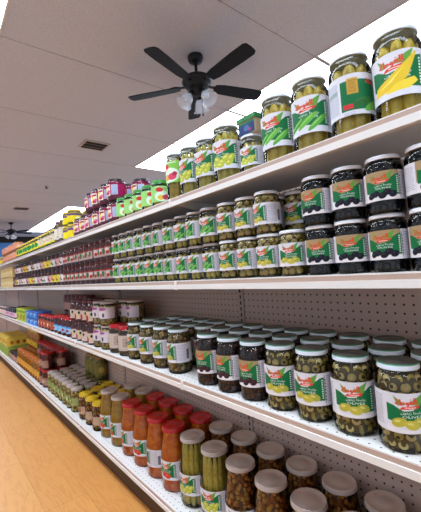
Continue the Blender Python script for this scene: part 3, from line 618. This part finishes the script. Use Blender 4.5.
run('turnip', 'magenta turnip jar', 'in upper tier of top shelf', .775, seq(1.70, 4, .113), Z1+.1166, amp=.2)
run('turnip', 'magenta turnip jar', 'in the back row behind green lids', .890, [1.64, 1.755], Z1, amp=.2)
run('turnip', 'magenta turnip jar', 'stacked on the back row behind green lids', .890, [1.64, 1.755], Z1+.1166, amp=.2)
run('yellow_jar', 'squat yellow relish jar', 'in lower front tier by turnips', .775, [2.40, 2.505], Z1)
run('yellow_jar', 'squat yellow relish jar', 'in upper front tier by turnips', .775, [2.40, 2.505], Z1+.1006)
run('yellow_jar', 'squat yellow relish jar', 'in lower back tier by turnips', .885, seq(2.40, 4, .105), Z1)
run('yellow_jar', 'squat yellow relish jar', 'in upper back tier by turnips', .885, seq(2.40, 4, .105), Z1+.1006)
run('pale_jar', 'pale beige sauce jar', 'on the top shelf by the yellow jars', .770, [2.615, 2.72], Z1)
run('yellow_lid', 'yellow lidded jar with cream label', 'on the top shelf', .775, seq(2.83, 5, .106), Z1)
run('yellow_green', 'yellow lidded jar with green print', 'on the top shelf', .775, seq(3.36, 9, .108), Z1)
run('salmon', 'salmon labelled spread jar', 'in lower tier far along', .775, seq(4.34, 9, .106), Z1)
run('salmon', 'salmon labelled spread jar', 'in upper tier far along', .775, seq(4.34, 9, .106), Z1+.0956)
run('yellow_jar', 'squat yellow relish jar', 'at the far left end of the top shelf', .775, seq(5.31, 8, .105), Z1)

# ---- second shelf
GROUP = 'stacked jars along the second shelf'
U2 = Z2+.1206
run('black_olive', 'kraft labelled black olive jar', 'in lower tier of second shelf', .752, [.240, .322, .403, .484], Z2, [.0, .12, .35, .25])
run('black_olive', 'kraft labelled black olive jar', 'in upper tier of second shelf', .752, [.238, .320, .402, .483], U2, [.7, .25, .35, .0])
run('green_olive', 'whole green olive jar', 'in lower tier of second shelf', .752, [.568, .650, .731, .815], Z2, [.35, .1, -.1, .15])
run('green_olive', 'whole green olive jar', 'in upper tier of second shelf', .752, [.650, .731, .815], U2, [-.3, .0, .1])
run('green_olive', 'whole green olive jar', 'in back lower tier of second shelf', .846, seq(.53, 4, .083), Z2)
run('green_olive', 'whole green olive jar', 'in back upper tier of second shelf', .846, seq(.53, 4, .083), U2)
run('cucumber_small', 'small cucumber jar', 'in lower tier of second shelf', .752, seq(.905, 10, .083), Z2)
run('cucumber_small', 'small cucumber jar', 'in upper tier of second shelf', .752, seq(.905, 10, .083), U2)
run('red_small', 'dark red pepper paste jar', 'in lower tier of second shelf', .752, seq(1.74, 10, .085), Z2)
run('red_small', 'dark red pepper paste jar', 'in upper tier of second shelf', .752, seq(1.74, 10, .085), U2)
mixk = [('dark_white', 'white'), ('dark_white', 'white'), ('dark_pink', 'pink'), ('dark_yellow', 'yellow'), ('dark_pink', 'pink'), ('dark_white', 'white'), ('dark_yellow', 'yellow')]
for zz, tn in ((Z2, 'lower'), (U2, 'upper')):
    for i in range(16):
        key, w = mixk[(i*3+(tn == 'upper')) % 7]
        put(key, .765, 2.61+.116*i, zz, '%s labelled dark preserve jar, %s from right in %s tier of second shelf' % (w, ORD[i], tn), GROUP, jit.uniform(-.3, .3))

# ---- third shelf
GROUP = 'jars along the third shelf'
run('sliced_olive', 'sliced green olive jar', 'in front row of third shelf', .772, [.336, .444, .552, .657], Z3, [.72, .52, .18, .30])
run('dark_olive', 'dark purple olive jar', 'in front row of third shelf', .768, [.764, .872, .985], Z3, [.1, -.05, .15])
run('mixed_olive', 'mixed pickle jar', 'in front row of third shelf', .775, [1.190, 1.312, 1.432, 1.555], Z3, [-.25, -.05, .0, .05])
run('sliced_olive', 'sliced green olive jar', 'in second row of third shelf', .876, [.305, .405, .508, .612], Z3)
run('sliced_olive', 'sliced green olive jar', 'in third row by the pegboard', .976, [.34, .44, .543, .648], Z3)
run('dark_olive', 'dark purple olive jar', 'in second row of third shelf', .872, [.722, .825, .93, 1.035], Z3)
run('dark_olive', 'dark purple olive jar', 'in third row by the pegboard', .974, [.752, .855, .96, 1.063], Z3)
run('mixed_olive', 'mixed pickle jar', 'in second row of third shelf', .877, [1.145, 1.25, 1.37, 1.49, 1.60], Z3)
run('mixed_olive', 'mixed pickle jar', 'in third row by the pegboard', .977, [1.19, 1.30, 1.42, 1.53], Z3)
run('spice', 'beige labelled spice jar with red lid', 'on the third shelf', .775, [1.665, 1.775], Z3)
U3 = Z3+.1316
for x, rw in ((.775, 'front'), (.885, 'second')):
    for zz, tn in ((Z3, 'lower'), (U3, 'upper')):
        run('pink_olive', 'green olive jar with pink label', 'in the %s %s tier' % (rw, tn), x, [1.90, 2.007] if rw == 'front' else [1.78, 1.887, 1.995, 2.10], zz)
        run('maroon_bottle', 'dark red sauce bottle', 'in the %s %s tier' % (rw, tn), x, seq(2.118 if rw == 'front' else 2.21, 4 if rw == 'front' else 3, .106), zz)
run('blue_label', 'red sauce bottle with blue label', 'on the third shelf', .775, seq(2.56, 4, .104), Z3)
run('red_small_back', 'maroon lidded sauce jar', 'in lower tier behind blue labels', .92, seq(2.60, 6, .1), Z3)
run('red_small_back', 'maroon lidded sauce jar', 'in upper tier behind blue labels', .92, seq(2.60, 6, .1), Z3+.1386)
run('red_lid_yellow', 'red lidded sauce jar with brick red label', 'on the third shelf', .775, seq(2.98, 5, .1), Z3)
run('black_lid', 'black lidded jam jar', 'on the third shelf', .775, seq(4.55, 6, .105), Z3)
run('black_lid', 'black lidded jam jar', 'in back row of third shelf', .90, seq(4.55, 6, .105), Z3)
run('coral_lid', 'coral labelled jam jar', 'at far left of third shelf', .775, seq(5.19, 6, .105), Z3)

# ---- base deck
GROUP = 'tall bottles along the bottom shelf'
run('deck_mixed', 'mixed pickle bottle with grey lid', 'in bottom shelf front row', .812, [.355, .492, .632, .771, .911], Z4, [.3, .3, .25, .3, .35])
run('deck_cucumber', 'cucumber bottle with grey lid', 'in bottom shelf front row', .812, [1.053, 1.192], Z4, [.35, .2])
run('deck_red', 'orange sauce bottle with red lid', 'in bottom shelf front row', .810, [1.332, 1.468, 1.604, 1.740], Z4, [.25, -.55, .3, -.2])
run('deck_mustard', 'mustard pickle bottle with grey lid', 'in bottom shelf front row', .808, [1.880, 2.030], Z4, [-.1, .2])
run('deck_mixed', 'mixed pickle bottle with grey lid', 'in bottom shelf back row', .946, [.345, .48, .615, .752, .89, 1.03, 1.166], Z4)
run('deck_red', 'orange sauce bottle with red lid', 'in bottom shelf back row', .946, [1.31, 1.452, 1.594, 1.725], Z4)
run('deck_mustard', 'mustard pickle bottle with grey lid', 'in bottom shelf back row', .946, [1.862, 2.0], Z4)
GROUP = 'jars farther along the bottom shelf'
for i, x in enumerate((.786, .884, .974)):
    run('yellow_cap', 'yellow lidded pickle jar', 'in %s row by mustard bottles' % ('front', 'second', 'back')[i], x, seq((2.148, 2.19, 2.235)[i], 3, .122), Z4)
for i, x in enumerate((.785, .882, .979)):
    run('green_white_lid', 'green pickle jar with grey lid', 'in the %s row of its block' % ('front', 'second', 'back')[i], x, seq(2.57 if i < 2 else 2.93, 7 if i < 2 else 4, .106), Z4)
run('tall_olive', 'olive jar with bronze lid', 'in lower tier behind green pickle jars', .975, [2.60, 2.70, 2.80], Z4)
run('tall_olive', 'olive jar with bronze lid', 'in upper tier behind green pickle jars', .975, [2.60, 2.70, 2.80], Z4+.1656)
for x, rw, y, n in ((.785, 'front', 3.36, 2), (.905, 'back', 3.34, 8)):
    for zz, tn in ((Z4, 'lower'), (Z4+.1506, 'upper')):
        run('red_top', 'red lidded pepper jar', 'in %s %s tier of bottom shelf' % (rw, tn), x, seq(y, n, .104), zz)
run('honey', 'amber honey jar with orange lid', 'in front row of bottom shelf', .785, seq(3.575, 10, .104), Z4)
run('honey', 'amber honey jar with orange lid', 'in the back row of bottom shelf', .905, seq(4.19, 5, .104), Z4)
run('honey_yellow', 'yellow capped honey jar', 'standing on the back row honey jars', .905, seq(4.19, 5, .104), Z4+.1906)
run('brown_jar', 'brown jam jar with dark lid', 'at the left of the honey jars', .785, seq(4.63, 5, .104), Z4)

# ------------------------------------------------------------------ cartons
def flat_art(art, o, ux, uz):
    cols = art.cells(); ny, nx = cols.shape[:2]
    U, V = np.meshgrid(np.linspace(0, 1, nx+1), np.linspace(0, 1, ny+1)); o, ux, uz = map(np.array, (o, ux, uz))
    return grid_mesh('printed_panel', o+U[..., None]*ux+V[..., None]*uz, cols)
def carton(name, cat, loc, dx, dy, dz, base, art_front, art_side, label, group, lid=None):
    """A carton with bevelled edges, a lid flap line and printed panels towards the aisle and towards the near end."""
    t = link(name, None, loc=(loc[0], loc[1], loc[2]+.0004)); tag(t, label, cat, group)
    b = MB(); v = b.box(-dx/2, dx/2, -dy/2, dy/2, 0, dz); bmesh.ops.bevel(b.bm, geom=b.bm.edges[:], offset=.003, segments=2, affect='EDGES'); link('box', b.mesh('box', base), t)
    if lid:
        b = MB(); v = b.box(-dx/2-.003, dx/2+.003, -dy/2-.003, dy/2+.003, dz-.012, dz+.002); link('lid', b.mesh('lid', lid), t)
    else:
        b = MB(); b.box(-dx/2+.004, dx/2-.004, -.001, .001, dz-.0005, dz+.0006); link('flap_seam', b.mesh('flap_seam', SLOT), t)
    e = .0008
    link('front_print', flat_art(art_front, (-dx/2-e, dy/2-.004, .004), (0, -dy+.008, 0), (0, 0, dz-.02)), t)
    link('side_print', flat_art(art_side, (-dx/2+.004, -dy/2-e, .004), (dx-.008, 0, 0), (0, 0, dz-.02)), t)
def panel(Wd, H, bg, blobs=(), band=None, txt=None, words='f2f2f2'):
    a = Art(Wd, H, 2.2, bg)
    if band: a.rect(-Wd/2, Wd/2, band[0]*H, band[1]*H, band[2])
    for x, y, rx, ry, c in blobs: a.ell(x*Wd, y*H, rx*H, ry*H, c)
    if txt: a.lines(-Wd*.4, Wd*.4, txt[0]*H, txt[1]*H, .12*H, words)
    return a
GB = mat('green_carton', '1f7a3c', .45); BB = mat('blue_carton', '2f6fc8', .45); LB = mat('lime_carton', 'b4c82a', .45); CB = mat('cream_carton', 'd8b878', .5); RB = mat('dark_red_carton', '5a1418', .5); YB = mat('yellow_carton', 'd8b83a', .45); KB = mat('kraft_box', 'b8a486', .6); GLB = mat('pale_green_carton', '9ab04a', .45)
carton('tea_carton', 'carton', (.812, .722, Z1+.1284), .085, .075, .058, KB, panel(70, 40, '27406e', ((0, .5, .3, .25, '4a6a9a'), (.2, .3, .12, .12, 'c8303a')), (.85, 1, '1f7a3c')), panel(80, 40, 'b8a486', ((0.1, .5, .4, .3, '27406e'), (.2, .4, .16, .12, 'c8303a'))),
       'small green topped carton on the short pickle jar', None, lid=GB)
for i in range(3):
    for j in range(2):
        carton('blue_carton', 'carton', (.80, 3.53+.155*i, Z3+.066*j), .13, .148, .062, BB, panel(140, 44, '3a8ae0', ((-.2, .5, .5, .3, '7ab8f0'), (.2, .4, .4, .2, '1f4fa8')), None, (.75, .95)), panel(120, 44, '2f7ad4', ((0, .5, .5, .3, 'a8d0f4'),)),
               'blue carton on the third shelf, %s of three in the %s layer' % (('rightmost', 'middle', 'leftmost')[i], ('lower', 'upper')[j]), 'blue cartons of third shelf')
for i in range(3):
    carton('lime_carton', 'carton', (.80, 4.02+.165*i, Z3), .13, .155, .13, LB, panel(150, 110, 'c2d432', ((-.1, .35, .2, .3, 'a83a3a'), (.25, .5, .16, .26, '6a9a2a')), (.8, 1, '7aa028')), panel(120, 110, 'cfdc3c', ((0, .4, .22, .3, 'b04a3a'),)),
           'lime yellow carton on the third shelf, %s of three' % ('nearest the blue cartons', 'middle', 'farthest left')[i], 'lime cartons of third shelf')
for i in range(8):
    for j in range(2):
        if i == 0 and j: continue
        red = i == 0
        carton('dark_red_carton' if red else 'cream_carton', 'carton', (.79, 4.47+.125*i, Z2+.121*j), .12, .118, .117, RB if red else CB, panel(112, 96, '5a1418' if red else 'dcc07e', ((0, .5, .25, .2, 'd8c8b8' if red else 'f0e0b0'),), None, (.75, .95), 'c09a50'), panel(112, 96, '4a1014' if red else 'd8b46a', ((0, .5, .25, .2, 'e8dcc8'),)),
               'dark red carton beside the cream cartons of second shelf' if red else 'cream carton on the second shelf, %s from right in the %s layer' % (ORD[i-1], ('lower', 'upper')[j]), 'cartons far along the second shelf')
for i in range(2):
    for j in range(2):
        y = 5.25+.36*i
        carton('yellow_carton' if j else 'green_carton', 'carton', (.86, y+.08, Z4+.122*j), .25, .35, .12, YB if j else GLB,
               panel(340, 100, 'dcc858' if j else '9ab44a', tuple((q, .5, .3, .3, 'c8801a' if j else '6a8a2a') for q in (-.32, 0, .32)) + tuple((q, .5, .14, .14, '8a3a10' if j else 'd8d88a') for q in (-.32, 0, .32))),
               panel(240, 100, 'dcc858' if j else '9ab44a', tuple((q, .45, .26, .28, 'd8901a' if j else '7a9a3a') for q in (-.3, .0, .3))+tuple((q, .45, .12, .14, '8a3010' if j else 'd8d88a') for q in (-.3, .0, .3))),
               '%s drink carton on the bottom shelf, %s, %s' % (('pale green', 'yellow')[j], ('lower', 'stacked on top')[j], ('nearer the honey jars', 'farther left')[i]), 'drink cartons at the far end of the bottom shelf')
